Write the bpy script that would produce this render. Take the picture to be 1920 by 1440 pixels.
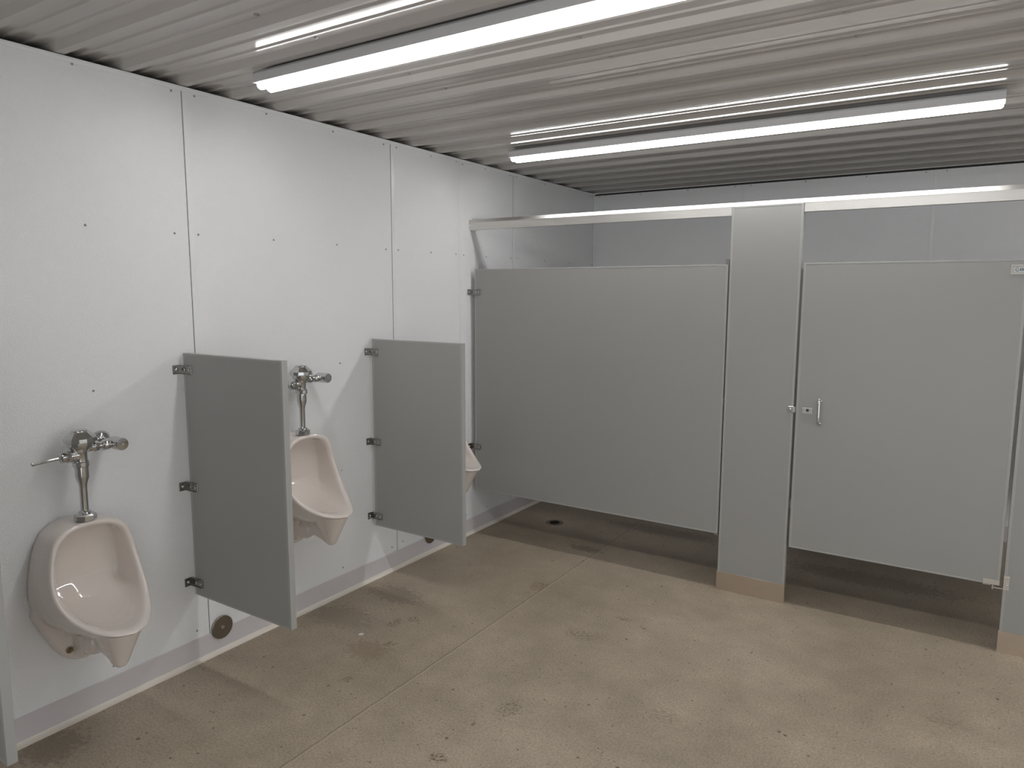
import bpy, bmesh, math, random
from mathutils import Vector, Matrix
random.seed(7)
for o in list(bpy.data.objects): bpy.data.objects.remove(o)
S = bpy.context.scene; C = S.collection

# ---------------------------------------------------------------- camera
F_PX = 1340.14
yaw, pitch, roll = map(math.radians, (-32.7777, -7.2816, 0.1762))
fw = Vector((math.sin(yaw)*math.cos(pitch), math.cos(yaw)*math.cos(pitch), math.sin(pitch)))
rt = Vector((math.cos(yaw), -math.sin(yaw), 0)); up = rt.cross(fw)
rt, up = math.cos(roll)*rt+math.sin(roll)*up, -math.sin(roll)*rt+math.cos(roll)*up
cam_d = bpy.data.cameras.new('camera'); cam = bpy.data.objects.new('camera', cam_d); C.objects.link(cam)
cam_d.sensor_width = 36; cam_d.lens = F_PX/1920*36; cam_d.clip_start = .02
M3 = Matrix((rt, up, -fw)).transposed()
cam.matrix_world = Matrix.Translation((2.7993, -1.8391, 1.6368)) @ M3.to_4x4()
S.camera = cam
# ---------------------------------------------------------------- world, exposure
SKY = 0.7
w = bpy.data.worlds.new('world'); S.world = w; w.use_nodes = True
w.node_tree.nodes['Background'].inputs[0].default_value = (.96, .98, 1, 1)
w.node_tree.nodes['Background'].inputs[1].default_value = SKY
S.view_settings.view_transform = 'Standard'; S.view_settings.look = 'None'
S.view_settings.gamma = 1; S.view_settings.use_curve_mapping = False
S.view_settings.exposure = 0.82
TUBE = 11.8       # lamp tube emission

# ---------------------------------------------------------------- sizes
H = 2.4725; YB = 3.80; YF = -2.25; XR = 6.3; YS = 2.0
# ---------------------------------------------------------------- materials
def mat(name, col, rough=.5, metal=0, **kw):
    m = bpy.data.materials.new(name); m.use_nodes = True
    b = m.node_tree.nodes['Principled BSDF']
    b.inputs['Base Color'].default_value = (*col, 1); b.inputs['Roughness'].default_value = rough
    b.inputs['Metallic'].default_value = metal
    for k, v in kw.items(): b.inputs[k.replace('_', ' ')].default_value = v
    return m
def nd(m, t, **kw):
    n = m.node_tree.nodes.new(t)
    for k, v in kw.items():
        if k in n.inputs: n.inputs[k].default_value = v
        else: setattr(n, k, v)
    return n
def lk(m, a, b): m.node_tree.links.new(a, b)
def bsdf(m): return m.node_tree.nodes['Principled BSDF']
def noise(m, scale, detail=4, vec=None, rough=.5):
    n = nd(m, 'ShaderNodeTexNoise'); n.inputs['Scale'].default_value = scale; n.inputs['Detail'].default_value = detail
    n.inputs['Roughness'].default_value = rough
    if vec is None:
        vec = nd(m, 'ShaderNodeTexCoord').outputs['Object']
    lk(m, vec, n.inputs['Vector']); return n
def ramp(m, src, stops):
    r = nd(m, 'ShaderNodeValToRGB'); e = r.color_ramp.elements
    while len(e) < len(stops): e.new(.5)
    for el, (p, c) in zip(e, stops): el.position = p; el.color = (*c, 1) if len(c) == 3 else c
    lk(m, src, r.inputs[0]); return r
def mix(m, fac, a, b, mode='MIX'):
    n = nd(m, 'ShaderNodeMix', data_type='RGBA', blend_type=mode)
    for s, v in ((n.inputs[0], fac), (n.inputs[6], a), (n.inputs[7], b)):
        if hasattr(v, 'links') or hasattr(v, 'is_linked'): lk(m, v, s)
        elif isinstance(v, (int, float)): s.default_value = v
        else: s.default_value = (*v, 1)
    return n.outputs[2]
def bump(m, h, strength, dist):
    n = nd(m, 'ShaderNodeBump'); n.inputs['Strength'].default_value = strength; n.inputs['Distance'].default_value = dist
    lk(m, h, n.inputs['Height']); lk(m, n.outputs[0], bsdf(m).inputs['Normal']); return n
def gray(v): return (v, v, v)

def frp():
    m = mat('pebbled_wall_panel', (.70, .735, .735), .3)
    n = noise(m, 210, 3, rough=.55)
    bump(m, ramp(m, n.outputs[0], [(.42, gray(0)), (.68, gray(1))]).outputs[0], .55, .0022)
    lk(m, ramp(m, noise(m, 1.3, 3).outputs[0], [(.3, (.825, .83, .835)), (.7, (.855, .86, .865))]).outputs[0], bsdf(m).inputs['Base Color'])
    return m
def concrete():
    m = mat('concrete_floor', (.3, .26, .2), .5)
    tc = nd(m, 'ShaderNodeTexCoord').outputs['Object']
    n1 = noise(m, 1.1, 6, tc, .6)
    n2 = noise(m, 6, 8, tc, .65)
    n3 = noise(m, 110, 4, tc, .7)
    base = ramp(m, n1.outputs[0], [(.30, (.30, .245, .180)), (.5, (.365, .302, .225)), (.72, (.43, .36, .275))]).outputs[0]
    c = mix(m, .5, base, ramp(m, n2.outputs[0], [(.3, gray(.35)), (.7, gray(.62))]).outputs[0], 'OVERLAY')
    c = mix(m, .30, c, ramp(m, n3.outputs[0], [(.38, gray(.2)), (.62, gray(.80))]).outputs[0], 'OVERLAY')
    # scattered scuffs and specks of dirt
    mp = nd(m, 'ShaderNodeMapping'); mp.inputs['Scale'].default_value = (1, 1.7, 1); mp.inputs['Rotation'].default_value = (0, 0, .5); lk(m, tc, mp.inputs['Vector'])
    wn = noise(m, 5, 4, mp.outputs[0], .7)
    area = ramp(m, wn.outputs[0], [(.52, gray(0)), (.66, gray(1))]).outputs[0]
    v = noise(m, 48, 5, tc, .75)
    sp = ramp(m, v.outputs[0], [(.585, gray(0)), (.66, gray(1))]).outputs[0]
    k = nd(m, 'ShaderNodeMath', operation='MULTIPLY'); lk(m, area, k.inputs[0]); lk(m, sp, k.inputs[1])
    k2 = nd(m, 'ShaderNodeMath', operation='MULTIPLY'); lk(m, k.outputs[0], k2.inputs[0]); k2.inputs[1].default_value = .7
    c = mix(m, k2.outputs[0], c, (.13, .095, .065))
    # single dark specks of grit: one cell in three carries one
    for sc, r0, thr, amt in ((9, .040, .45, .9), (22, .062, .55, .8), (55, .10, .60, .6)):
        v2 = nd(m, 'ShaderNodeTexVoronoi', feature='F1'); v2.inputs['Scale'].default_value = sc
        off = noise(m, 90, 2, tc); ad = nd(m, 'ShaderNodeVectorMath', operation='MULTIPLY_ADD')
        lk(m, off.outputs['Color'], ad.inputs[0]); ad.inputs[1].default_value = (.012, .012, 0); lk(m, tc, ad.inputs[2]); lk(m, ad.outputs[0], v2.inputs['Vector'])
        dd = ramp(m, v2.outputs['Distance'], [(r0, gray(1)), (r0*1.9, gray(0))]).outputs[0]
        sel = nd(m, 'ShaderNodeSeparateColor'); lk(m, v2.outputs['Color'], sel.inputs[0])
        gt = nd(m, 'ShaderNodeMath', operation='GREATER_THAN'); lk(m, sel.outputs[0], gt.inputs[0]); gt.inputs[1].default_value = thr
        k3 = nd(m, 'ShaderNodeMath', operation='MULTIPLY'); lk(m, dd, k3.inputs[0]); lk(m, gt.outputs[0], k3.inputs[1])
        k4 = nd(m, 'ShaderNodeMath', operation='MULTIPLY'); lk(m, k3.outputs[0], k4.inputs[0]); k4.inputs[1].default_value = amt
        c = mix(m, k4.outputs[0], c, (.085, .062, .042))
    # individual stains: (x, y, radius x, radius y, colour, strength)
    wv = noise(m, 38, 4, tc, .7)
    fine = ramp(m, noise(m, 75, 4, tc, .7).outputs[0], [(.46, gray(0)), (.60, gray(1))]).outputs[0]
    for x, y, rx, ry, col_, st_ in ((.847, 1.476, .05, .07, (.15, .085, .035), .8), (.476, .694, .030, .055, (.11, .08, .055), .9), (.530, .775, .045, .03, (.13, .095, .065), .7),
            (.421, .516, .014, .014, (.70, .72, .72), 1.0), (.60, .516, .03, .03, (.11, .08, .055), .8), (.662, .187, .022, .03, (.10, .075, .05), .8), (1.423, 1.361, .05, .022, (.12, .085, .055), .8),
            (1.314, 1.093, .09, .06, (.12, .09, .06), .6), (1.309, -.006, .05, .03, (.09, .06, .04), .9), (2.812, 1.22, .08, .04, (.18, .13, .09), .5), (1.893, .671, .06, .05, (.15, .11, .08), .55),
            (1.362, .381, .05, .07, (.11, .08, .06), .7), (.105, -.717, .12, .12, (.16, .13, .10), .55), (.55, .42, .12, .09, (.20, .14, .09), .45), (.25, .95, .2, .10, (.17, .135, .10), .5),
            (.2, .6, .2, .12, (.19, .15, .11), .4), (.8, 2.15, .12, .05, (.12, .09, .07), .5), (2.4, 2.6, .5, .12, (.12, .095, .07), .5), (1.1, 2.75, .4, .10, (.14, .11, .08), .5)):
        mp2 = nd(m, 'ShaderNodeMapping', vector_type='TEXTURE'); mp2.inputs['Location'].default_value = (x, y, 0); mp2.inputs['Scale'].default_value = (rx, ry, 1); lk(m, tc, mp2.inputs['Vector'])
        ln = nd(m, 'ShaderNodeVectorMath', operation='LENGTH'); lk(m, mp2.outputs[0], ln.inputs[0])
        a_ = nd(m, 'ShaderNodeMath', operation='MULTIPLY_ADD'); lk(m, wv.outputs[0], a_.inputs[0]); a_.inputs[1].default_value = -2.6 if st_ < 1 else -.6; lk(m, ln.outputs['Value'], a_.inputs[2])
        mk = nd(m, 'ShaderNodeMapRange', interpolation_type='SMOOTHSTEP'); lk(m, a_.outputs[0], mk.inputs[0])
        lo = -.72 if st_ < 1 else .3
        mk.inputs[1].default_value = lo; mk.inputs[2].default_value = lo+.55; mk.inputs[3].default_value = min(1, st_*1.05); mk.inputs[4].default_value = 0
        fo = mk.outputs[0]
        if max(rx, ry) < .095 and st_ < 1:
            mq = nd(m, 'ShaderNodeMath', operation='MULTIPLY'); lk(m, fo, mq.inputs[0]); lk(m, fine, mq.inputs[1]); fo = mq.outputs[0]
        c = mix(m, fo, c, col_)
    # saw cut joint along the room
    sx = nd(m, 'ShaderNodeSeparateXYZ'); lk(m, tc, sx.inputs[0])
    wob = noise(m, 14, 3, tc)
    a = nd(m, 'ShaderNodeMath', operation='MULTIPLY_ADD'); lk(m, wob.outputs[0], a.inputs[0]); a.inputs[1].default_value = .014; lk(m, sx.outputs[0], a.inputs[2])
    def band(pos, wd):
        s = nd(m, 'ShaderNodeMath', operation='SUBTRACT'); lk(m, a.outputs[0], s.inputs[0]); s.inputs[1].default_value = pos
        b = nd(m, 'ShaderNodeMath', operation='ABSOLUTE'); lk(m, s.outputs[0], b.inputs[0])
        mr = nd(m, 'ShaderNodeMapRange'); lk(m, b.outputs[0], mr.inputs[0]); mr.inputs[1].default_value = wd*.4; mr.inputs[2].default_value = wd; mr.inputs[3].default_value = 1; mr.inputs[4].default_value = 0
        return mr.outputs[0]
    lt = band(.901, .009); dk = band(.893, .0045)
    f = nd(m, 'ShaderNodeMath', operation='MULTIPLY'); lk(m, lt, f.inputs[0]); f.inputs[1].default_value = .35
    c = mix(m, f.outputs[0], c, (.50, .42, .33))
    f = nd(m, 'ShaderNodeMath', operation='MULTIPLY'); lk(m, dk, f.inputs[0]); f.inputs[1].default_value = .6
    c = mix(m, f.outputs[0], c, (.12, .10, .08))
    lk(m, c, bsdf(m).inputs['Base Color'])
    lk(m, ramp(m, n2.outputs[0], [(.3, gray(.38)), (.7, gray(.58))]).outputs[0], bsdf(m).inputs['Roughness'])
    h = nd(m, 'ShaderNodeMath', operation='SUBTRACT'); lk(m, n2.outputs[0], h.inputs[0]); lk(m, dk, h.inputs[1])
    bump(m, h.outputs[0], .25, .002)
    return m
def paint(name, col, rough):
    m = mat(name, col, rough)
    bump(m, noise(m, 420, 2).outputs[0], .06, .0006); return m
def brushed(name, col, rough, axis_scale=(2, 2, 300)):
    m = mat(name, col, rough, 1)
    tc = nd(m, 'ShaderNodeTexCoord').outputs['Object']
    mp = nd(m, 'ShaderNodeMapping'); mp.inputs['Scale'].default_value = axis_scale; lk(m, tc, mp.inputs['Vector'])
    n = noise(m, 3, 3, mp.outputs[0])
    lk(m, ramp(m, n.outputs[0], [(.3, gray(rough*.8)), (.7, gray(rough*1.25))]).outputs[0], bsdf(m).inputs['Roughness'])
    return m
def ceramic():
    m = mat('urinal_ceramic', (.74, .675, .625), .06); bsdf(m).inputs['Coat Weight'].default_value = .6
    bsdf(m).inputs['Coat Roughness'].default_value = .03
    bump(m, noise(m, 14, 2).outputs[0], .03, .004); return m
def metal_ceiling():
    m = mat('painted_ribbed_steel', (.47, .445, .42), .16)
    bsdf(m).inputs['Specular IOR Level'].default_value = .5
    return m

M = dict(wall=frp(), floor=concrete(), ceil=metal_ceiling(),
    strip=paint('white_seam_strip', (.79, .80, .805), .35), base=paint('lavender_white_vinyl_base', (.60, .565, .575), .45),
    toe=paint('cream_cove_toe', (.74, .69, .62), .5), dark=mat('dark_gap', (.03, .028, .025), .9),
    panel=paint('grey_partition_paint', (.338, .337, .322), .38), edge=paint('grey_partition_edge', (.385, .385, .37), .32),
    alu=brushed('brushed_aluminium', (.68, .66, .63), .34, (2, 300, 300)), steel=brushed('brushed_stainless_shoe', (.66, .58, .50), .33, (2, 2, 300)),
    chrome=mat('chrome', (.60, .60, .60), .07, 1), screw=mat('rivet_metal', (.42, .42, .41), .35, .6), clip=mat('chrome_clip_dark_reflection', (.30, .29, .275), .16, 1),  # clip: chrome darkened, reflection of a dark room put into its base colour
    cersteel=mat('cleanout_stainless', (.30, .265, .225), .3, 1), bolt=mat('aged_brass_bolt', (.30, .24, .16), .35, 1),
    ceramic=ceramic(), housing=paint('white_enamel_housing', (.62, .62, .63), .3), iron=mat('cast_drain_grate', (.07, .06, .05), .55, .6),
    drainm=mat('tarnished_drain_metal', (.20, .165, .13), .45, .5), hole=mat('drain_hole', (.004, .004, .004), .9), plate=mat('nameplate_grey', (.48, .46, .43), .35, .3), ink=mat('dark_ink', (.04, .05, .06), .5),
    lab=mat('label_white', (.62, .66, .66), .4))
tube = bpy.data.materials.new('lamp_tube_glow'); tube.use_nodes = True
tb = tube.node_tree.nodes['Principled BSDF']; tb.inputs['Base Color'].default_value = (.9, .9, .9, 1)
tb.inputs['Emission Color'].default_value = (1, 1, 1, 1); tb.inputs['Emission Strength'].default_value = TUBE
# LED tubes: the diodes sit on the upper side of the tube and shine downwards
g = nd(tube, 'ShaderNodeNewGeometry'); sx = nd(tube, 'ShaderNodeSeparateXYZ'); lk(tube, g.outputs['True Normal'], sx.inputs[0])
mr = nd(tube, 'ShaderNodeMapRange', interpolation_type='SMOOTHSTEP'); lk(tube, sx.outputs[2], mr.inputs[0])
for i, v in ((1, 1.0), (2, -.5), (3, .10), (4, 1)): mr.inputs[i].default_value = v
mm = nd(tube, 'ShaderNodeMath', operation='MULTIPLY'); lk(tube, mr.outputs[0], mm.inputs[0]); mm.inputs[1].default_value = TUBE; lk(tube, mm.outputs[0], tb.inputs['Emission Strength'])
M['tube'] = tube

# ---------------------------------------------------------------- mesh helpers
def link(name, bm, m, parent=None, smooth=False, rel=False):
    bmesh.ops.recalc_face_normals(bm, faces=bm.faces)
    me = bpy.data.meshes.new(name); bm.to_mesh(me); bm.free()
    if smooth:
        for p in me.polygons: p.use_smooth = True
        if smooth != 'all': me.set_sharp_from_angle(angle=math.radians(38))
    me.materials.append(M[m] if isinstance(m, str) else m)
    o = bpy.data.objects.new(name, me); C.objects.link(o)
    if parent: o.parent = parent
    return o
def box(bm, x0, x1, y0, y1, z0, z1, bev=0, seg=2):
    r = bmesh.ops.create_cube(bm, size=1)
    for v in r['verts']: v.co = Vector((x0+(v.co.x+.5)*(x1-x0), y0+(v.co.y+.5)*(y1-y0), z0+(v.co.z+.5)*(z1-z0)))
    if bev:
        es = list({e for v in r['verts'] for e in v.link_edges})
        bmesh.ops.bevel(bm, geom=es, offset=bev, segments=seg, affect='EDGES', profile=.5)
def frame_of(axis):
    a = Vector(axis).normalized(); t = Vector((0, 0, 1)) if abs(a.z) < .9 else Vector((1, 0, 0))
    u = a.cross(t).normalized(); return a, u, a.cross(u)
def lathe(bm, prof, origin=(0, 0, 0), axis=(0, 0, 1), n=32, rot=0):
    """prof: (radius, height along axis) pairs"""
    a, u, v = frame_of(axis); o = Vector(origin); rings = []
    for r, h in prof:
        if r < 1e-6: rings.append([bm.verts.new(o+a*h)])
        else: rings.append([bm.verts.new(o+a*h+(u*math.cos(t)+v*math.sin(t))*r) for t in (rot+2*math.pi*i/n for i in range(n))])
    for p, q in zip(rings[:-1], rings[1:]):
        for i in range(n):
            j = (i+1) % n
            if len(p) == 1 and len(q) == 1: continue
            if len(p) == 1: bm.faces.new((p[0], q[i], q[j]))
            elif len(q) == 1: bm.faces.new((p[i], p[j], q[0]))
            else: bm.faces.new((p[i], p[j], q[j], q[i]))
    for r in (rings[0], rings[-1]):
        if len(r) > 1: bm.faces.new(r)
def rings_solid(bm, rings, cap=True):
    R = [[bm.verts.new(Vector(p)) for p in r] for r in rings]; n = len(R[0])
    for p, q in zip(R[:-1], R[1:]):
        for i in range(n):
            j = (i+1) % n; bm.faces.new((p[i], p[j], q[j], q[i]))
    if cap: bm.faces.new(R[0]); bm.faces.new(R[-1])
def tubepath(bm, pts, r, n=14):
    pts = [Vector(p) for p in pts]; R = []
    for i, p in enumerate(pts):
        d = (pts[min(i+1, len(pts)-1)]-pts[max(i-1, 0)]).normalized(); a, u, v = frame_of(d)
        if i and (u.dot(pu) < 0): u = -u; v = -v
        if i:
            u = (pu - d*pu.dot(d)).normalized(); v = d.cross(u)
        pu = u
        R.append([p+(u*math.cos(2*math.pi*k/n)+v*math.sin(2*math.pi*k/n))*r for k in range(n)])
    rings_solid(bm, R)
def prism(bm, poly, axis, a0, a1):
    """extrude a 2D polygon along an axis; poly in the two other axes, in xyz order"""
    def P(p, a):
        l = list(p); l.insert('xyz'.index(axis), a); return l
    A = [bm.verts.new(P(p, a0)) for p in poly]; B = [bm.verts.new(P(p, a1)) for p in poly]; n = len(poly)
    bm.faces.new(A); bm.faces.new(B)
    for i in range(n): bm.faces.new((A[i], A[(i+1) % n], B[(i+1) % n], B[i]))
def nb(): return bmesh.new()
def tag(o, label, cat, group=None):
    o['label'] = label; o['category'] = cat
    if group: o['group'] = group
    return o
def thing(name, loc, label, cat, group=None):
    o = bpy.data.objects.new(name, None); C.objects.link(o); o.location = loc; o.empty_display_size = .05
    return tag(o, label, cat, group)
def struct(name, bm, m, parent=None, smooth=False):
    o = link(name, bm, m, parent, smooth)
    if not parent: o['kind'] = 'structure'
    return o
def dup(root, loc, label, skip=()):
    def cp(o, par):
        c = o.copy(); C.objects.link(c); c.parent = par
        for ch in [k for k in bpy.data.objects if k.parent == o]: cp(ch, c)
        return c
    r = cp(root, None); r.location = loc; r['label'] = label; return r

# ================================================================ the room
b = nb(); box(b, -.3, XR+.1, YF-.1, YB+.1, -.1, 0); floor = struct('floor', b, 'floor')
b = nb(); box(b, -.012, 0, YF, YB, 0, H-.004); wl = struct('wall_left', b, 'wall')
b = nb(); box(b, -.14, -.013, YF, YB+.1, 0, H-.07); box(b, -.16, -.14, YF, YB+.1, 0, H+.1); core = struct('trim_1', b, 'dark')
b = nb(); box(b, 0, XR, YB, YB+.1, 0, H-.004); wb = struct('wall_back', b, 'wall')
RY0, RY1 = -1.6, 1.6  # opening added in the unseen right wall, lets in daylight as fill
b = nb(); box(b, XR, XR+.1, YF, RY0, 0, H+.04); box(b, XR, XR+.1, RY1, YB, 0, H+.04); box(b, XR, XR+.1, RY0, RY1, 2.25, H+.04); struct('wall_right', b, 'wall')
# opening added in the unseen wall behind the camera to let in daylight fill
OX0, OX1, OZ = 1.4, 5.6, 2.25
b = nb(); box(b, -.16, OX0, YF-.1, YF, 0, H+.04); box(b, OX1, XR+.1, YF-.1, YF, 0, H+.04); box(b, OX0, OX1, YF-.1, YF, OZ, H+.04); struct('wall_front', b, 'wall')
# ribbed steel ceiling, ribs run across the room
RP = .238; R0 = .003
b = nb(); prof = []
D = .021; k = -15; top = H+.001
while R0+k*RP < YB+.2:
    y = R0+k*RP
    prof += [(y-.038, top+D), (y-.016, top), (y+.016, top), (y+.038, top+D)]
    for q in (.084, .154):
        prof += [(y+q-.012, top+D), (y+q-.005, top+D-.0052), (y+q+.005, top+D-.0052), (y+q+.012, top+D)]
    k += 1
prof = [p for p in prof if YF-.05 < p[0] < YB+.04]
prof = [(YF-.05, top+D)]+prof+[(YB+.04, top+D)]
poly = prof+[(p[0], p[1]+.003) for p in reversed(prof)]
A = [[b.verts.new((x, p[0], p[1])) for p in poly] for x in (-.14, XR+.05)]
n = len(poly); hn = len(prof)
for i in range(n): b.faces.new((A[0][i], A[0][(i+1) % n], A[1][(i+1) % n], A[1][i]))
ceil = struct('ceiling', b, 'ceil')
b = nb(); box(b, -.16, XR+.1, YF-.1, YB+.1, H+.06, H+.1); struct('trim_2', b, 'dark')
# ceiling screws
def screw_head(z_axis, r=.0065):
    bm = nb(); lathe(bm, [(r*1.35, 0), (r*1.35, .0012), (r, .002), (r*.8, .005), (r*.35, .0062), (0, .0062)], (0, 0, 0), z_axis, 12)
    me = bpy.data.meshes.new('screw'); bmesh.ops.recalc_face_normals(bm, faces=bm.faces); bm.to_mesh(me); bm.free()
    me.materials.append(M['screw'])
    for p in me.polygons: p.use_smooth = True
    return me
sc_c = screw_head((0, 0, -1), .0072); sc_l = screw_head((1, 0, 0), .0036); sc_b = screw_head((0, -1, 0), .0036)
def screw(me, loc, parent):
    o = bpy.data.objects.new('screw', me); C.objects.link(o); o.parent = parent; o.location = loc
for x in (.853, 1.612, 2.40):
    for k in range(-3, 16):
        y = R0+k*RP-.054
        if (x < 1 and not -.5 < y < 3.6) or (x > 1 and y < .3): continue
        screw(sc_c, (x+random.uniform(-.005, .005), y+random.uniform(-.004, .004), top+D), ceil)
# seam strips, cove base, top trim of the left wall
def vstrip(y, wd=.026):
    bm = nb(); box(bm, 0, .0022, y-wd/2, y+wd/2, .1, H-.018, .0008, 1); return bm
TN = [3]
def trim(bm, m, parent=None):
    o = struct('trim_%d' % TN[0], bm, m, None, False); TN[0] += 1; return o
for y in (-1.255, .010, 1.262, 1.888, 2.524): trim(vstrip(y), 'strip')
for x in (1.2506, 2.5191):
    bm = nb(); box(bm, x-.012, x+.012, YB-.0022, YB, .1, H-.018, .0008, 1); trim(bm, 'strip')
for y in (-.005, 1.248, 2.511):
    bm = nb(); box(bm, 0, .0008, y-.0012, y+.0006, .1, H-.018); trim(bm, 'dark')
bm = nb(); box(bm, 0, .012, YB-.012, YB, .1, H-.018, .003, 1); trim(bm, 'strip')
bm = nb(); box(bm, .0005, .0032, YF, YB, H-.020, H-.008); box(bm, -.012, .008, YF, YB, H-.008, H-.001, .002, 1); trim(bm, 'strip')
bm = nb(); box(bm, .008, XR, YB-.006, YB, H-.016, H-.002, .001, 1); trim(bm, 'dark')
def base_prof(): return [(0, 0), (.024, 0), (.025, .003), (.015, .006), (.0085, .011), (.006, .019), (0, .019)]
bm = nb(); box(bm, 0, .005, YF, YB, .018, .108, .0015, 1); struct('baseboard_left', bm, 'base')
bm = nb(); prism(bm, base_prof(), 'y', YF, YB); trim(bm, 'toe')
bm = nb(); box(bm, .03, XR, YB-.005, YB, 0, .108, .0015, 1); struct('baseboard_back', bm, 'base')
for y in (-.43, -.06, .052, .42, .82, 1.205, 1.31, 1.60, 1.845, 1.93, 2.18, 2.478, 2.565, 2.95, 3.35, 3.76):
    for z in (2.447, 1.878, 1.262, .69, .145):
        if z == 1.262 and y not in (-.43, .82): continue
        if z < 1 and y in (.052, 1.845): continue
        if z == .69 and y not in (.82,): continue
        screw(sc_l, (0, y+random.uniform(-.012, .012), z+random.uniform(-.004, .004)), wl)
for x in (.05, .42, .82, 1.19, 1.31, 1.7, 2.1, 2.46, 2.58, 3.0):
    screw(sc_b, (x, YB, 2.445), wb)

# ================================================================ ceiling lights
def light(y, x0, x1, label):
    zc, r, hs = 2.4265, .0165, .0225
    t = thing('tube_light', ((x0+x1)/2, y, H), label, 'light', 'twin tube lights on the ribbed ceiling')
    def L(o): o.location = (-(x0+x1)/2, -y, -H); return o
    bm = nb(); prism(bm, [(y-.044, 2.4725), (y-.050, 2.464), (y-.051, 2.434), (y-.049, 2.4315), (y+.049, 2.4315), (y+.051, 2.434), (y+.050, 2.464), (y+.044, 2.4725)], 'x', x0, x1)
    L(link('housing', bm, 'housing', t))
    for s in (-1, 1):
        bm = nb(); lathe(bm, [(.008, 0), (.013, .003), (r, .010), (r, x1-x0-.020), (.013, x1-x0-.013), (.008, x1-x0-.010)], (x0+.005, y+s*hs, zc), (1, 0, 0), 20)
        L(link('tube', bm, 'tube', t, True))
    return t
light(.0775, .410, 2.845, 'twin tube strip light nearest the camera, cut off by the top of the photo')
light(1.875, .410, 2.845, 'twin tube strip light in front of the toilet stalls, fully in view')
# two unseen fixtures added outside the frame to raise the fill light
light(1.875, 3.55, 5.985, 'added twin tube fill light in line with the stall row, unseen beyond the right edge')
light(.0775, 3.55, 5.985, 'added twin tube fill light in line with the near row, unseen beyond the right edge')

# ================================================================ grey panels
def slab(name, parent, ax, x0, x1, y0, y1, z0, z1):
    """flat grey sheet-metal panel with a folded edge trim; ax = thin axis"""
    bm = nb(); box(bm, x0, x1, y0, y1, z0, z1, .0025, 2); link(name, bm, 'panel', parent)
    bm = nb(); e = .0009; wd = .011; t = .0012
    if ax == 'y':
        R = [(x0-t, x0+wd, z0-t, z1+t), (x1-wd, x1+t, z0-t, z1+t), (x0+wd, x1-wd, z1-wd*.6, z1+t), (x0+wd, x1-wd, z0-t, z0+wd*.6)]
        for a, c, d, f in R: box(bm, a, c, y0-e, y1+e, d, f, .0008, 1)
    else:
        R = [(y0-t, y0+wd, z0-t, z1+t), (y1-wd, y1+t, z0-t, z1+t), (y0+wd, y1-wd, z1-wd*.6, z1+t), (y0+wd, y1-wd, z0-t, z0+wd*.6)]
        for a, c, d, f in R: box(bm, x0-e, x1+e, a, c, d, f, .0008, 1)
    link('edge_trim', bm, 'edge', parent)
def bracket(parent, z, yface, side=-1, g=.025, leaf=.055):
    """stamped chrome angle: flange on the wall, leaf on the panel face; side = which face of the panel"""
    s = side; bm = nb(); f = yface
    def yb(a, c): return (min(f+s*a, f+s*c), max(f+s*a, f+s*c))
    y0, y1 = yb(.0, .036); box(bm, 0.0005, .003, y0, y1, z-.019, z+.019, .0012, 1)
    y0, y1 = yb(.0008, .0035); box(bm, .0005, g+leaf, y0, y1, z-.019, z+.019, .0012, 1)
    # rolled stiffening lips
    for dz in (-.019, .0165):
        y0, y1 = yb(.0008, .009); box(bm, .002, g+leaf-.012, y0, y1, z+dz, z+dz+.0025, .0008, 1)
    o = link('bracket', bm, 'clip', parent)
    bm = nb(); lathe(bm, [(.0075, 0), (.007, .003), (.0045, .0048), (0, .0052)], (.003, f+s*.020, z), (1, 0, 0), 14)
    link('screw', bm, 'chrome', o, True)
    for xx in (g+.012, g+leaf-.013):
        bm = nb(); lathe(bm, [(.0068, 0), (.0062, .003), (.004, .0046), (0, .005)], (xx, f+s*.0035, z), (0, s, 0), 14)
        link('screw', bm, 'chrome', o, True)
G = .025; DP = .617; SZ0 = .325; SZ1 = 1.381; TH = .0125
scr = thing('urinal_screen', (0, -.063, 0), 'grey urinal screen between the nearest urinal and the second one', 'urinal screen', 'grey urinal screens on the left wall')
slab('panel', scr, 'y', G, G+DP, -TH, TH, SZ0, SZ1)
for z in (1.312, .809, .381): bracket(scr, z, -TH)
dup(scr, (0, 1.057, 0), 'grey urinal screen hiding most of the farthest urinal')
dup(scr, (0, -1.045, .010), 'grey urinal screen of which only its outer edge shows at the bottom left corner')

# ================================================================ toilet stalls
st = thing('stall_panel', (.02, YS, 0), 'wide grey fixed stall panel reaching from the left wall to the pilaster', 'partition panel')
def at(o, root):
    pass
def relto(root):
    """children are built in world coordinates, then shifted under the root"""
    for k in bpy.data.objects:
        if k.parent == root and not k.get('_shifted'): k.location = -Vector(root.location); k['_shifted'] = 1
slab('panel', st, 'y', .034, 1.686, YS, YS+.025, .3145, 1.7875)
for z in (1.639, .61): bracket(st, z, YS, -1, .034, .05)
bm = nb(); box(bm, 1.6875, 1.6910, YS-.002, YS+.024, 1.03, 1.075, .001, 1)
link('middle_clip', bm, 'chrome', st)
bm = nb(); box(bm, 1.665, 1.6910, YS-.002, YS+.020, .303, .3125, .002, 1); link('bottom_clip', bm, 'chrome', st)
bm = nb(); box(bm, 1.672, 1.6910, YS+.002, YS+.022, 1.789, 1.815, .002, 1); link('top_clip', bm, 'chrome', st)
relto(st)
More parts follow.
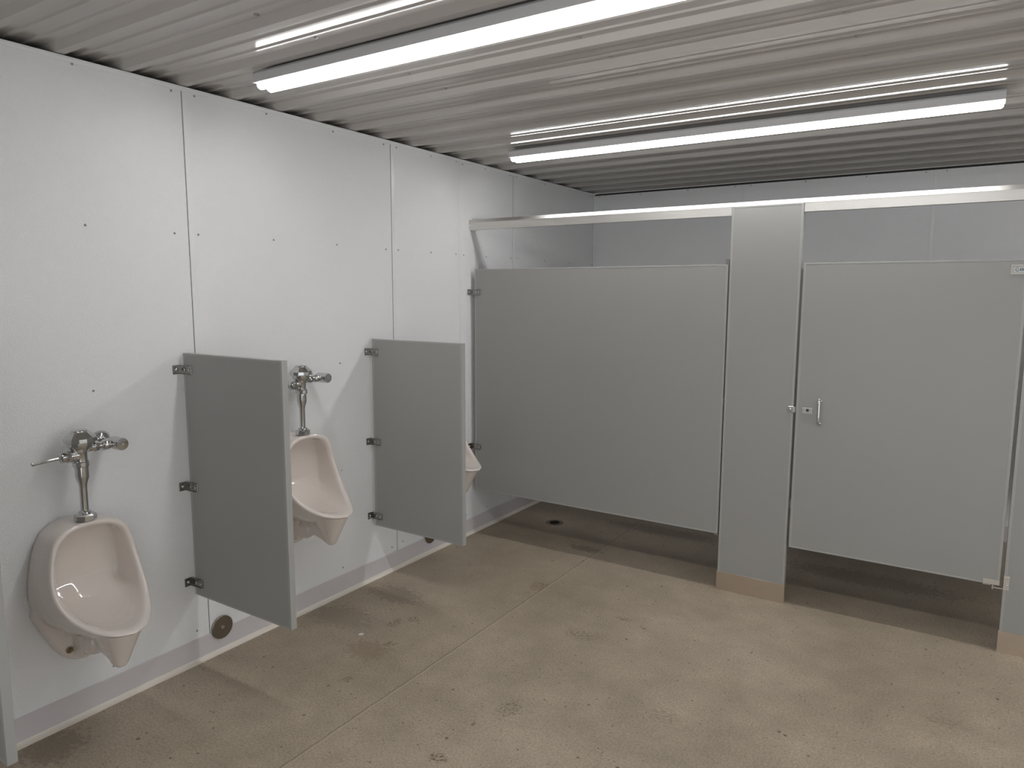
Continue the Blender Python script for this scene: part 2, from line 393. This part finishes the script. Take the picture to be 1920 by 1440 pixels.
def pilaster(x0, x1, label):
    t = thing('pilaster', ((x0+x1)/2, YS, 0), label, 'stall post', 'grey floor-to-rail pilasters of the stalls')
    slab('post_panel', t, 'y', x0+.001, x1-.001, YS-.003, YS+.029, .09, 2.083)
    bm = nb()
    y0, y1 = YS-.0075, YS+.034
    for a, c, d, f in ((x0-.004, x1+.004, y0, y0+.0028), (x0-.004, x1+.004, y1-.0028, y1), (x0-.004, x0-.0012, y0+.0028, y1-.0028), (x1+.0012, x1+.004, y0+.0028, y1-.0028)):
        box(bm, a, c, d, f, 0, .1036, .0007, 1)
    link('floor_shoe', bm, 'steel', t)['label'] = 'brushed stainless steel shoe'
    relto(t); return t
pilaster(1.6955, 2.0503, 'grey pilaster standing between the wide panel and the stall door')
pb = pilaster(2.9974, 3.352, 'grey pilaster at the hinge side of the door, cut by the right photo edge')
# stall door
DX0, DX1 = 2.064, 2.982
dr = thing('stall_door', (DX0, YS, 0), 'closed grey stall door with a small chrome pull on its left', 'door')
slab('door_leaf', dr, 'y', DX0, DX1, YS, YS+.025, .3145, 1.7875)
bm = nb(); hx, hz0, hz1 = 2.175, .985, 1.100
P = []
for i in range(7): a = math.pi/2*i/6; P.append((hx, YS-.030+.014*(1-math.sin(a)), hz0+.014*(1-math.cos(a))))
pts = [(hx, YS-.0015, hz0)]+[(hx, YS-.012-.012*math.sin(a), hz0+.014*(1-math.cos(a))) for a in (math.pi/2*i/6 for i in range(7))]
pts += [(hx, YS-.012-.012*math.sin(a), hz1-.014*(1-math.cos(a))) for a in (math.pi/2*(6-i)/6 for i in range(7))]+[(hx, YS-.0015, hz1)]
tubepath(bm, pts, .0072, 14)
for z in (hz0, hz1): lathe(bm, [(.010, 0), (.010, .002), (.008, .004), (.0072, .0045)], (hx, YS-.0005, z), (0, -1, 0), 16)
link('pull_handle', bm, 'chrome', dr, True)
bm = nb(); box(bm, 2.093, 2.142, YS-.0032, YS-.0006, 1.028, 1.060, .001, 1); o = link('latch_plate', bm, 'plate', dr)
bm = nb(); lathe(bm, [(.0075, 0), (.0075, .0008), (.004, .0012), (0, .0012)], (2.119, YS-.0032, 1.047), (0, -1, 0), 16); link('latch_slot', bm, 'ink', o)
bm = nb(); lathe(bm, [(.0035, 0), (.003, .0014), (0, .0018)], (2.136, YS-.0032, 1.037), (0, -1, 0), 10); link('screw', bm, 'chrome', o, True)
# lower pivot hinge, door side
bm = nb(); box(bm, 2.918, DX1+.001, YS-.005, YS-.0012, .3142, .3385, .001, 1); box(bm, 2.918, 2.950, YS-.005, YS+.022, .3095, .3130, .001, 1)
lathe(bm, [(.004, 0), (.004, .022), (.0025, .026), (0, .026)], (2.958, YS+.006, .314), (0, 0, -1), 12)
link('pivot_hinge', bm, 'alu', dr)
bm = nb(); box(bm, 2.953, 2.9955, YS-.006, YS+.018, .300, .3055, .0008, 1); link('pivot_arm', bm, 'alu', dr)
# small nameplate at the top corner
bm = nb(); x0, x1, z0, z1 = 2.918, 2.978, 1.722, 1.765
for a, c, d, f in ((x0, x1, z0, z0+.008), (x0, x1, z1-.008, z1), (x0, x0+.008, z0+.008, z1-.008), (x1-.008, x1, z0+.008, z1-.008)): box(bm, a, c, YS-.0042, YS-.0006, d, f, .0008, 1)
box(bm, x0+.008, x1-.008, YS-.0018, YS-.0006, z0+.008, z1-.008)
o = link('nameplate', bm, 'plate', dr)
bm = nb(); box(bm, x0+.0145, x1-.009, YS-.0026, YS-.0018, z0+.0105, z1-.0105); box(bm, x0+.010, x0+.0125, YS-.0026, YS-.0018, z0+.0105, z1-.0105); link('label_insert', bm, 'lab', o)
bm = nb(); cx, cz = x0+.0245, (z0+z1)/2
arc = [(cx+.0062*math.cos(t), YS-.003, cz+.0075*math.sin(t)) for t in (math.radians(50+260*i/14) for i in range(15))]
tubepath(bm, arc+[(cx+.006, YS-.003, cz-.0005), (cx+.001, YS-.003, cz-.0005)], .0011, 6)
for i in range(3): box(bm, x0+.034+i*.006, x0+.037+i*.006, YS-.0032, YS-.0026, cz-.006, cz+.006)
link('lettering', bm, 'ink', o)
relto(dr)
# strike / keeper on the pilaster next to the latch, and hinge plate on the far pilaster
def part_on(root, bm, name, m, smooth=False):
    o = link(name, bm, m, root, smooth); o.location = -Vector(root.location); return o
pa = [o for o in bpy.data.objects if o.name == 'pilaster'][0]
bm = nb(); box(bm, 2.0245, 2.0525, YS-.0105, YS-.0042, 1.031, 1.062, .0015, 2); box(bm, 2.0515, 2.060, YS-.0105, YS+.004, 1.031, 1.062, .001, 1)
ko = part_on(pa, bm, 'keeper', 'chrome')
bm = nb(); lathe(bm, [(.006, 0), (.0055, .0025), (.0035, .0038), (0, .004)], (2.036, YS-.0105, 1.047), (0, -1, 0), 14)
link('screw', bm, 'chrome', ko, True)
bm = nb(); box(bm, 2.9965, 3.020, YS-.0075, YS-.0045, .310, .368, .001, 1); box(bm, 2.9965, 3.020, YS-.0075, YS-.0045, .298, .310, .001, 1)
ho = part_on(pb, bm, 'hinge_plate', 'alu')
for z in (.321, .357):
    bm = nb(); lathe(bm, [(.0045, 0), (.004, .002), (0, .003)], (3.012, YS-.0075, z), (0, -1, 0), 12)
    link('screw', bm, 'chrome', ho, True)
# headrail with a sloped top, bracketed to the wall
hr = thing('headrail', (.03, YS, 2.04), 'long brushed aluminium headrail along the top of the stalls', 'rail')
bm = nb(); prism(bm, [(YS-.001, 2.0845), (YS-.001, 2.0865), (YS+.016, 2.108), (YS+.026, 2.108), (YS+.031, 2.0865), (YS+.031, 2.0845)], 'x', .030, XR-.004)
link('rail_cap', bm, 'alu', hr)
for a, c in ((.030, 1.6935), (2.0525, 2.9954), (3.354, XR-.004)):
    bm = nb(); box(bm, a, c, YS, YS+.030, 2.040, 2.0845, .0005, 1); link('rail_face', bm, 'alu', hr)
bm = nb(); box(bm, .0005, .004, YS-.016, YS+.046, 2.040, 2.104, .001, 1)
prism(bm, [(YS-.003, 2.038), (YS-.003, 2.086), (YS+.016, 2.111), (YS+.028, 2.111), (YS+.033, 2.086), (YS+.033, 2.038)], 'x', .004, .046)
wbk = link('wall_bracket', bm, 'alu', hr)
for y, z in ((YS-.010, 2.080), (YS-.010, 2.056), (YS+.040, 2.07)):
    bm = nb(); lathe(bm, [(.0055, 0), (.005, .003), (0, .005)], (.004, y, z), (1, 0, 0), 12)
    link('screw', bm, 'chrome', wbk, True)
relto(hr)
for o in (pa, pb): pass
# divider behind the pilaster
dv = thing('divider_panel', (1.87, YS+.04, 0), 'grey divider panel between the two stalls, behind the pilaster', 'partition panel')
slab('panel', dv, 'x', 1.8575, 1.8825, YS+.045, YB-.03, .3145, 1.7875)
for z in (.5, 1.6):
    for y0, y1 in ((YS+.0345, YS+.09), (YB-.08, YB-.007)):
        bm = nb(); box(bm, 1.8535, 1.8562, y0, y1, z, z+.04); link('bracket', bm, 'chrome', dv)
relto(dv)
dw = thing('divider_panel', (3.2, YS+.04, 0), 'grey divider panel behind the pilaster at the right edge', 'partition panel')
slab('panel', dw, 'x', 3.1875, 3.2125, YS+.045, YB-.03, .3145, 1.7875)
for z in (.5, 1.6):
    for y0, y1 in ((YS+.0345, YS+.09), (YB-.08, YB-.007)):
        bm = nb(); box(bm, 3.1835, 3.1862, y0, y1, z, z+.04); link('bracket', bm, 'chrome', dw)
relto(dw)

# ================================================================ urinals
def interp(tab, n):
    """resample polyline (list of tuples) evenly by length"""
    T = [Vector(p) for p in tab]; L = [0]
    for a, c in zip(T[:-1], T[1:]): L.append(L[-1]+(c-a).length)
    out = []
    for i in range(n):
        s = L[-1]*i/(n-1); k = max(j for j in range(len(L)) if L[j] <= s+1e-9); k = min(k, len(T)-2)
        f = (s-L[k])/(L[k+1]-L[k]); out.append(T[k].lerp(T[k+1], f))
    return out
def smooth_tab(P, it=2):
    for _ in range(it):
        P = [P[0]]+[(P[i-1]+P[i]*2+P[i+1])/4 for i in range(1, len(P)-1)]+[P[-1]]
    return P
def urinal_body():
    # heights below are relative to the flat top (z = 0); rim = (x out from wall, half width, z)
    rim = [(.135, 0, .004), (.138, .05, .003), (.143, .080, -.004), (.145, .099, -.012), (.147, .117, -.024), (.147, .131, -.043), (.149, .141, -.071), (.150, .148, -.102),
           (.154, .155, -.139), (.162, .160, -.175), (.173, .163, -.212), (.193, .161, -.244), (.217, .154, -.270), (.248, .143, -.295), (.278, .130, -.316), (.318, .107, -.336),
           (.356, .080, -.348), (.388, .045, -.355), (.398, 0, -.357)]
    back = [(0, 0, .004), (0, .045, .004), (0, .085, -.010), (0, .112, -.034), (0, .131, -.066), (0, .145, -.105), (0, .155, -.150), (0, .164, -.200), (0, .168, -.250),
            (0, .166, -.285), (0, .158, -.320), (0, .140, -.350), (0, .115, -.375), (0, .08, -.40), (0, .04, -.415), (0, 0, -.42)]
    n = 41
    R = smooth_tab(interp(rim, n)); B = interp(back, n)
    # outline correspondence: the two lists run top centre -> bottom centre
    def full(half):   # mirror to a closed ring
        return [Vector((p.x, p.y, p.z)) for p in half]+[Vector((p.x, -p.y, p.z)) for p in reversed(half[1:-1])]
    def inset(half, d, dx):
        out = []
        for i, p in enumerate(half):
            a = half[max(i-1, 0)]; c = half[min(i+1, n-1)]; t = (c-a)
            if i in (0, n-1): t = Vector((0, 1, 0)) if i == 0 else Vector((0, -1, 0))
            t.normalize(); s = Vector((0, -1, 0)) if False else None
            # inward normal inside the tilted rim surface: toward the opening centre
            ctr = Vector((max(.15, min(p.x, .30)), 0, -.19 if p.z > -.19 else max(p.z, -.30)))
            v = Vector((0, -p.y, 0)) if .1*n < i < .62*n else (Vector((.15 if p.z > -.1 else .20, 0, -.17 if p.z > -.1 else -.24))-p)
            v = v-t*v.dot(t); v = v.normalized() if v.length > 1e-6 else Vector((0, 0, -1))
            q = p+v*d; q.x += dx
            if i in (0, n-1): q.y = 0
            out.append(q)
        return smooth_tab(out, 3)
    rings = []
    rings.append([Vector((-.0, p.y, p.z)) for p in B])
    def lerp_half(A_, B_, f, bulge=0):
        out = []
        for i, (a, c) in enumerate(zip(A_, B_)):
            q = a.lerp(c, f)
            s = i/(n-1)
            # underside is undercut: hollow towards the wall
            q.y += bulge*min(1, 2.2*s)*(1 if q.y > .02 else q.y/.02)
            out.append(q)
        return out
    # outer skin: the crown stays square (top flat), the underside swells a little
    for f, bl in ((.12, .004), (.35, .007), (.6, .008), (.82, .006), (.95, .003)):
        H_ = []
        for i, (a, c) in enumerate(zip(B, R)):
            s = i/(n-1); q = a.lerp(c, f)
            if s > .62:   # bowl bottom: round it downwards
                k_ = (s-.62)/.38; q.z -= .030*k_*math.sin(math.pi*f)
            q.y += bl*(1 if q.y > .03 else q.y/.03)
            H_.append(q)
        rings.append(H_)
    # rim roll
    R1 = R; In = inset(R, .012, .004); In2 = inset(R, .019, -.002); In3 = inset(R, .023, -.014)
    rings.append(R1)
    rings.append(inset(R, .005, .0045)); rings.append(In); rings.append(In2); rings.append(In3)
    # cavity
    back_in = []
    for i, p in enumerate(In3):
        s = i/(n-1)
        z = -.045+(-.315+.045)*(min(1, max(0, (-.02-p.z)/.33)))
        yy = p.y*.85
        back_in.append(Vector((.052, yy, max(z, -.225))))
    back_in = smooth_tab(back_in, 3)
    for f in (.12, .24, .36, .46, .54, .62, .72, .84, .94, 1):
        H_ = []
        for i, (a, c) in enumerate(zip(In3, back_in)):
            s = i/(n-1)
            ctl = Vector((c.x+.04*(a.x-c.x), a.y*.985, a.z*.95+c.z*.05))
            if s > .6:
                k_ = min(1, (s-.6)/.3); ctl = ctl.lerp(Vector((a.x*.42, a.y*.9, a.z-.006)), k_)
            wq = 2.6 if s < .55 else max(1, 2.6-(s-.55)*12); den = (1-f)**2+2*wq*f*(1-f)+f*f
            q = (a*(1-f)**2+ctl*2*wq*f*(1-f)+c*f*f)/den
            H_.append(q)
        rings.append(H_)
    for f in (.7, .35):
        cen = Vector((.052, 0, -.17)); rings.append([cen.lerp(p, f)+Vector((-.0, 0, 0)) for p in back_in])
    bm = nb(); rings_solid(bm, [full(r) for r in rings])
    # nozzle boss inside the crown where the supply enters
    # lower wall plate, with rounded shoulders
    pl = [(0, 0, -.30), (0, .150, -.295), (0, .170, -.305), (0, .168, -.335), (0, .148, -.385), (0, .120, -.445), (0, .092, -.500), (0, .062, -.538), (0, .026, -.553), (0, 0, -.555)]
    pl = smooth_tab(interp(pl, 24), 2)
    def sc(f, x): return [Vector((x, p.y*f, -.40+(p.z+.40)*f)) for p in pl]
    def fu(h): return h+[Vector((p.x, -p.y, p.z)) for p in reversed(h[1:-1])]
    rings_solid(bm, [fu(sc(1, 0)), fu(sc(1.0, .022)), fu(sc(.985, .034)), fu(sc(.95, .042)), fu(sc(.90, .045))])
    # trap bulb on the plate
    lathe(bm, [(.0, -.045), (.022, -.044), (.040, -.034), (.050, -.012), (.050, .012), (.044, .030), (.030, .043), (.0, .046)], (.112, 0, -.462), (0, 1, 0), 28)
    rings_solid(bm, [[Vector((x, cyy*wd+0, zz)) for cyy, zz in ((-1, z0), (-1, z1), (1, z1), (1, z0))] for x, wd, z0, z1 in ((.02, .052, -.52, -.40), (.10, .046, -.515, -.40))])
    # thin web running from the trap to the front drip cone
    web = [(.10, -.385), (.10, -.508), (.15, -.490), (.19, -.480), (.225, -.488), (.26, -.502), (.30, -.50), (.31, -.385)]
    A_ = [[bm.verts.new((x, s*.021, z)) for x, z in web] for s in (-1, 1)]
    bm.faces.new(A_[0]); bm.faces.new(A_[1]); m_ = len(web)
    for i in range(m_): bm.faces.new((A_[0][i], A_[0][(i+1) % m_], A_[1][(i+1) % m_], A_[1][i]))
    # front cone under the lip
    def cone_ring(z, xb, xf, wf, wb_, nn=24):
        out = []
        for i in range(nn):
            a = 2*math.pi*i/nn; cx_ = (xb+xf)/2; rx = (xf-xb)/2
            ca, sa = math.cos(a), math.sin(a)
            x = cx_+rx*math.copysign(abs(ca)**.8, ca); ww = wb_+(wf-wb_)*(x-xb)/(xf-xb)
            out.append(Vector((x, ww*math.copysign(abs(sa)**.75, sa), z)))
        return out
    rings_solid(bm, [cone_ring(-.368, .222, .374, .058, .100), cone_ring(-.405, .232, .354, .047, .076), cone_ring(-.44, .243, .336, .038, .056),
                     cone_ring(-.475, .254, .318, .030, .040), cone_ring(-.500, .260, .306, .024, .027), cone_ring(-.512, .270, .298, .014, .016)])
    # side ribs under the bowl
    for s in (-1, 1):
        pr = [(.045, -.345), (.045, -.43), (.085, -.42), (.15, -.40), (.21, -.385), (.21, -.365)]
        A_ = [[bm.verts.new((x, s*yy, z)) for x, z in pr] for yy in (.040, .075)]
        bm.faces.new(A_[0]); bm.faces.new(A_[1]); m_ = len(pr)
        for i in range(m_): bm.faces.new((A_[0][i], A_[0][(i+1) % m_], A_[1][(i+1) % m_], A_[1][i]))
    o = link('body', bm, 'ceramic')
    md = o.modifiers.new('r', 'REMESH'); md.mode = 'VOXEL'; md.voxel_size = .0036; md.use_smooth_shade = True
    md = o.modifiers.new('s', 'SMOOTH'); md.factor = .5; md.iterations = 4
    dg = bpy.context.evaluated_depsgraph_get(); me = bpy.data.meshes.new_from_object(o.evaluated_get(dg))
    o.modifiers.clear(); o.data = me
    for p in me.polygons: p.use_smooth = True
    for v in me.vertices:
        if v.co.x < .0015: v.co.x = .0008
    return o
Z1, Z2 = .800, .948
u = thing('urinal', (0, -.550, Z1), 'white ceramic wall urinal nearest the camera, mounted lower than the others', 'urinal', 'white ceramic urinals on the left wall')
body = urinal_body(); body.parent = u
for s in (-1, 1):
    bm = nb(); lathe(bm, [(.0125, 0), (.0125, .0025), (.009, .003)], (.0475, s*.062, -.492), (1, 0, 0), 20); lathe(bm, [(.0075, 0.002), (.0075, .010), (.005, .0125), (0, .0125)], (.0475, s*.062, -.492), (1, 0, 0), 6)
    link('mounting_bolt', bm, 'bolt', u, True)
bm = nb(); lathe(bm, [(.028, 0), (.028, .0035), (.022, .005), (0, .005)], (0, 0, 0), (0, 0, 1), 28)
for i in range(6):
    a = math.pi/3*i; lathe(bm, [(.0045, .0045), (.0045, .0062), (0, .0062)], (.013*math.cos(a), .013*math.sin(a), 0), (0, 0, 1), 10)
bm.free()
dup(u, (0, .473, Z2), 'white ceramic wall urinal between the two grey screens, second from the camera')
dup(u, (0, 1.535, Z2), 'white ceramic urinal farthest away, only its lip showing past the screen')
# ---------------------------------------------------------------- flush valves
PX = .108
def hexnut(bm, r, h0, h1, org, ax, n=6, rot=0):
    lathe(bm, [(r*.9, h0), (r, h0+(h1-h0)*.15), (r, h1-(h1-h0)*.15), (r*.9, h1)], org, ax, n, rot)
fv = thing('flush_valve', (0, -.550, Z1), 'chrome flush valve with a side lever above the nearest urinal', 'flush valve', 'chrome flush valves above the urinals')
bm = nb(); lathe(bm, [(.034, 0), (.037, .003), (.037, .019), (.031, .024)], (PX, 0, .006), (0, 0, 1), 8, .3); lathe(bm, [(.024, .022), (.024, .028), (.019, .033), (.021, .036), (.014, .041)], (PX, 0, .001), (0, 0, 1), 28)
link('spud_nut', bm, 'chrome', fv)
bm = nb(); lathe(bm, [(.0132, .03), (.0132, .128), (.0155, .143), (.0220, .163), (.0228, .170), (.0228, .218)], (PX, 0, 0), (0, 0, 1), 28)
link('flush_tube', bm, 'chrome', fv, True)
bm = nb(); lathe(bm, [(.0270, .205), (.0285, .208), (.0285, .222), (.0260, .226)], (PX, 0, 0), (0, 0, 1), 12)
link('coupling_nut', bm, 'chrome', fv)
bm = nb(); lathe(bm, [(.0215, .224), (.0220, .232), (.0225, .255), (.029, .264), (.039, .276), (.043, .290), (.043, .302)], (PX, 0, 0), (0, 0, 1), 32)
lathe(bm, [(.0190, -.005), (.0190, .034), (.0215, .036), (.0215, .040)], (PX, 0, .248), (0, -1, 0), 24)       # lever boss
lathe(bm, [(.017, .0), (.017, .050)], (PX, 0, .270), (0, 1, 0), 24)                                        # inlet boss
link('valve_body', bm, 'chrome', fv, True)
bm = nb(); lathe(bm, [(.0510, .296), (.0545, .298), (.0545, .312), (.0520, .315), (.031, .334), (.029, .335)], (PX, 0, 0), (0, 0, 1), 14, .2)
lathe(bm, [(.0270, .330), (.0270, .3385), (.024, .341), (0, .341)], (PX, 0, 0), (0, 0, 1), 28)
link('cap', bm, 'chrome', fv)
bm = nb(); hexnut(bm, .0225, .038, .050, (PX, 0, .248), (0, -1, 0), 8); lathe(bm, [(.018, .050), (.0185, .052), (.0185, .068), (.014, .072), (.011, .073)], (PX, 0, .248), (0, -1, 0), 24)
sk = link('lever_socket', bm, 'chrome', fv, True)
bm = nb(); a0 = Vector((PX, -.068, .248)); d = Vector((.08, -1, -.03)).normalized()
lathe(bm, [(.0064, 0), (.0058, .03), (.0056, .086), (.0068, .091), (.0068, .097), (.005, .099)], a0, d, 16); link('lever', bm, 'chrome', fv, True)
bm = nb(); hexnut(bm, .0205, .046, .062, (PX, 0, .270), (0, 1, 0), 8); lathe(bm, [(.013, .060), (.013, .075), (.017, .078), (.0195, .082), (.0195, .100), (.016, .108)], (PX, 0, .270), (0, 1, 0), 28); hexnut(bm, .0195, .078, .092, (PX, 0, .270), (0, 1, 0), 8)
link('inlet_coupling', bm, 'chrome', fv, True)
bm = nb(); YI = .128
lathe(bm, [(.012, .004), (.012, .07), (.020, .078), (.0235, .088), (.0245, .110), (.0245, .128), (.0225, .140), (.0245, .141), (.0245, .150), (.022, .156), (0, .157)], (0, YI, .270), (1, 0, 0), 28)
so = link('control_stop', bm, 'chrome', fv, True)
bm = nb(); lathe(bm, [(.006, 0), (.005, .0015), (0, .0015)], (.157, YI, .270), (1, 0, 0), 12); link('stop_screw', bm, 'screw', so, True)
bm = nb(); lathe(bm, [(.036, .001), (.036, .004), (.031, .013), (.022, .021), (.015, .023)], (0, YI, .270), (1, 0, 0), 32)
link('wall_flange', bm, 'chrome', fv, True)
dup(fv, (0, .473, Z2), 'chrome flush valve above the middle urinal, its lever half hidden by the near screen')
# the valve of the farthest urinal is hidden behind its screen

# ================================================================ covers and drain
def cleanout(y, z, label, r=.053):
    t = thing('cleanout_cover', (0, y, z), label, 'cover', 'round steel cleanout covers on the wall base')
    bm = nb(); lathe(bm, [(r*.97, .006), (r, .007), (r, .0125), (r*.97, .0138), (0, .0142)], (0, 0, 0), (1, 0, 0), 48); link('cover_plate', bm, 'cersteel', t, True)
    bm = nb(); lathe(bm, [(.0095, .0138), (.0085, .0168), (.004, .0180), (0, .0172)], (0, 0, 0), (1, 0, 0), 18); link('screw', bm, 'chrome', t, True)
    bm = nb(); lathe(bm, [(r*.6, .0005), (r*.6, .007)], (0, 0, 0), (1, 0, 0), 32); link('pipe_collar', bm, 'dark', t)
cleanout(.052, .117, 'round stainless cleanout cover on the wall below the nearest screen')
cleanout(1.548, .118, 'round stainless cleanout cover peeking out below the farther screen')
dn = thing('floor_drain', (.372, 2.502, 0), 'small round black floor drain under the wide stall panel', 'drain')
bm = nb(); lathe(bm, [(.064, 0), (.064, .0012), (.046, .0022), (.044, .0015), (0, .0012)], (0, 0, 0), (0, 0, 1), 40); link('collar', bm, 'drainm', dn, True)
bm = nb()
for i in range(-4, 5):
    x = i*.0075; L = math.sqrt(max(0, .035**2-x*x))
    for sgn in (-1, 1):
        if L > .006: box(bm, x-.0026, x+.0026, min(sgn*.002, sgn*L), max(sgn*.002, sgn*L), .0017, .0028)
link('slots', bm, 'hole', dn)
bpy.context.view_layer.update()
for o in bpy.data.objects:
    if '_shifted' in o: del o['_shifted']
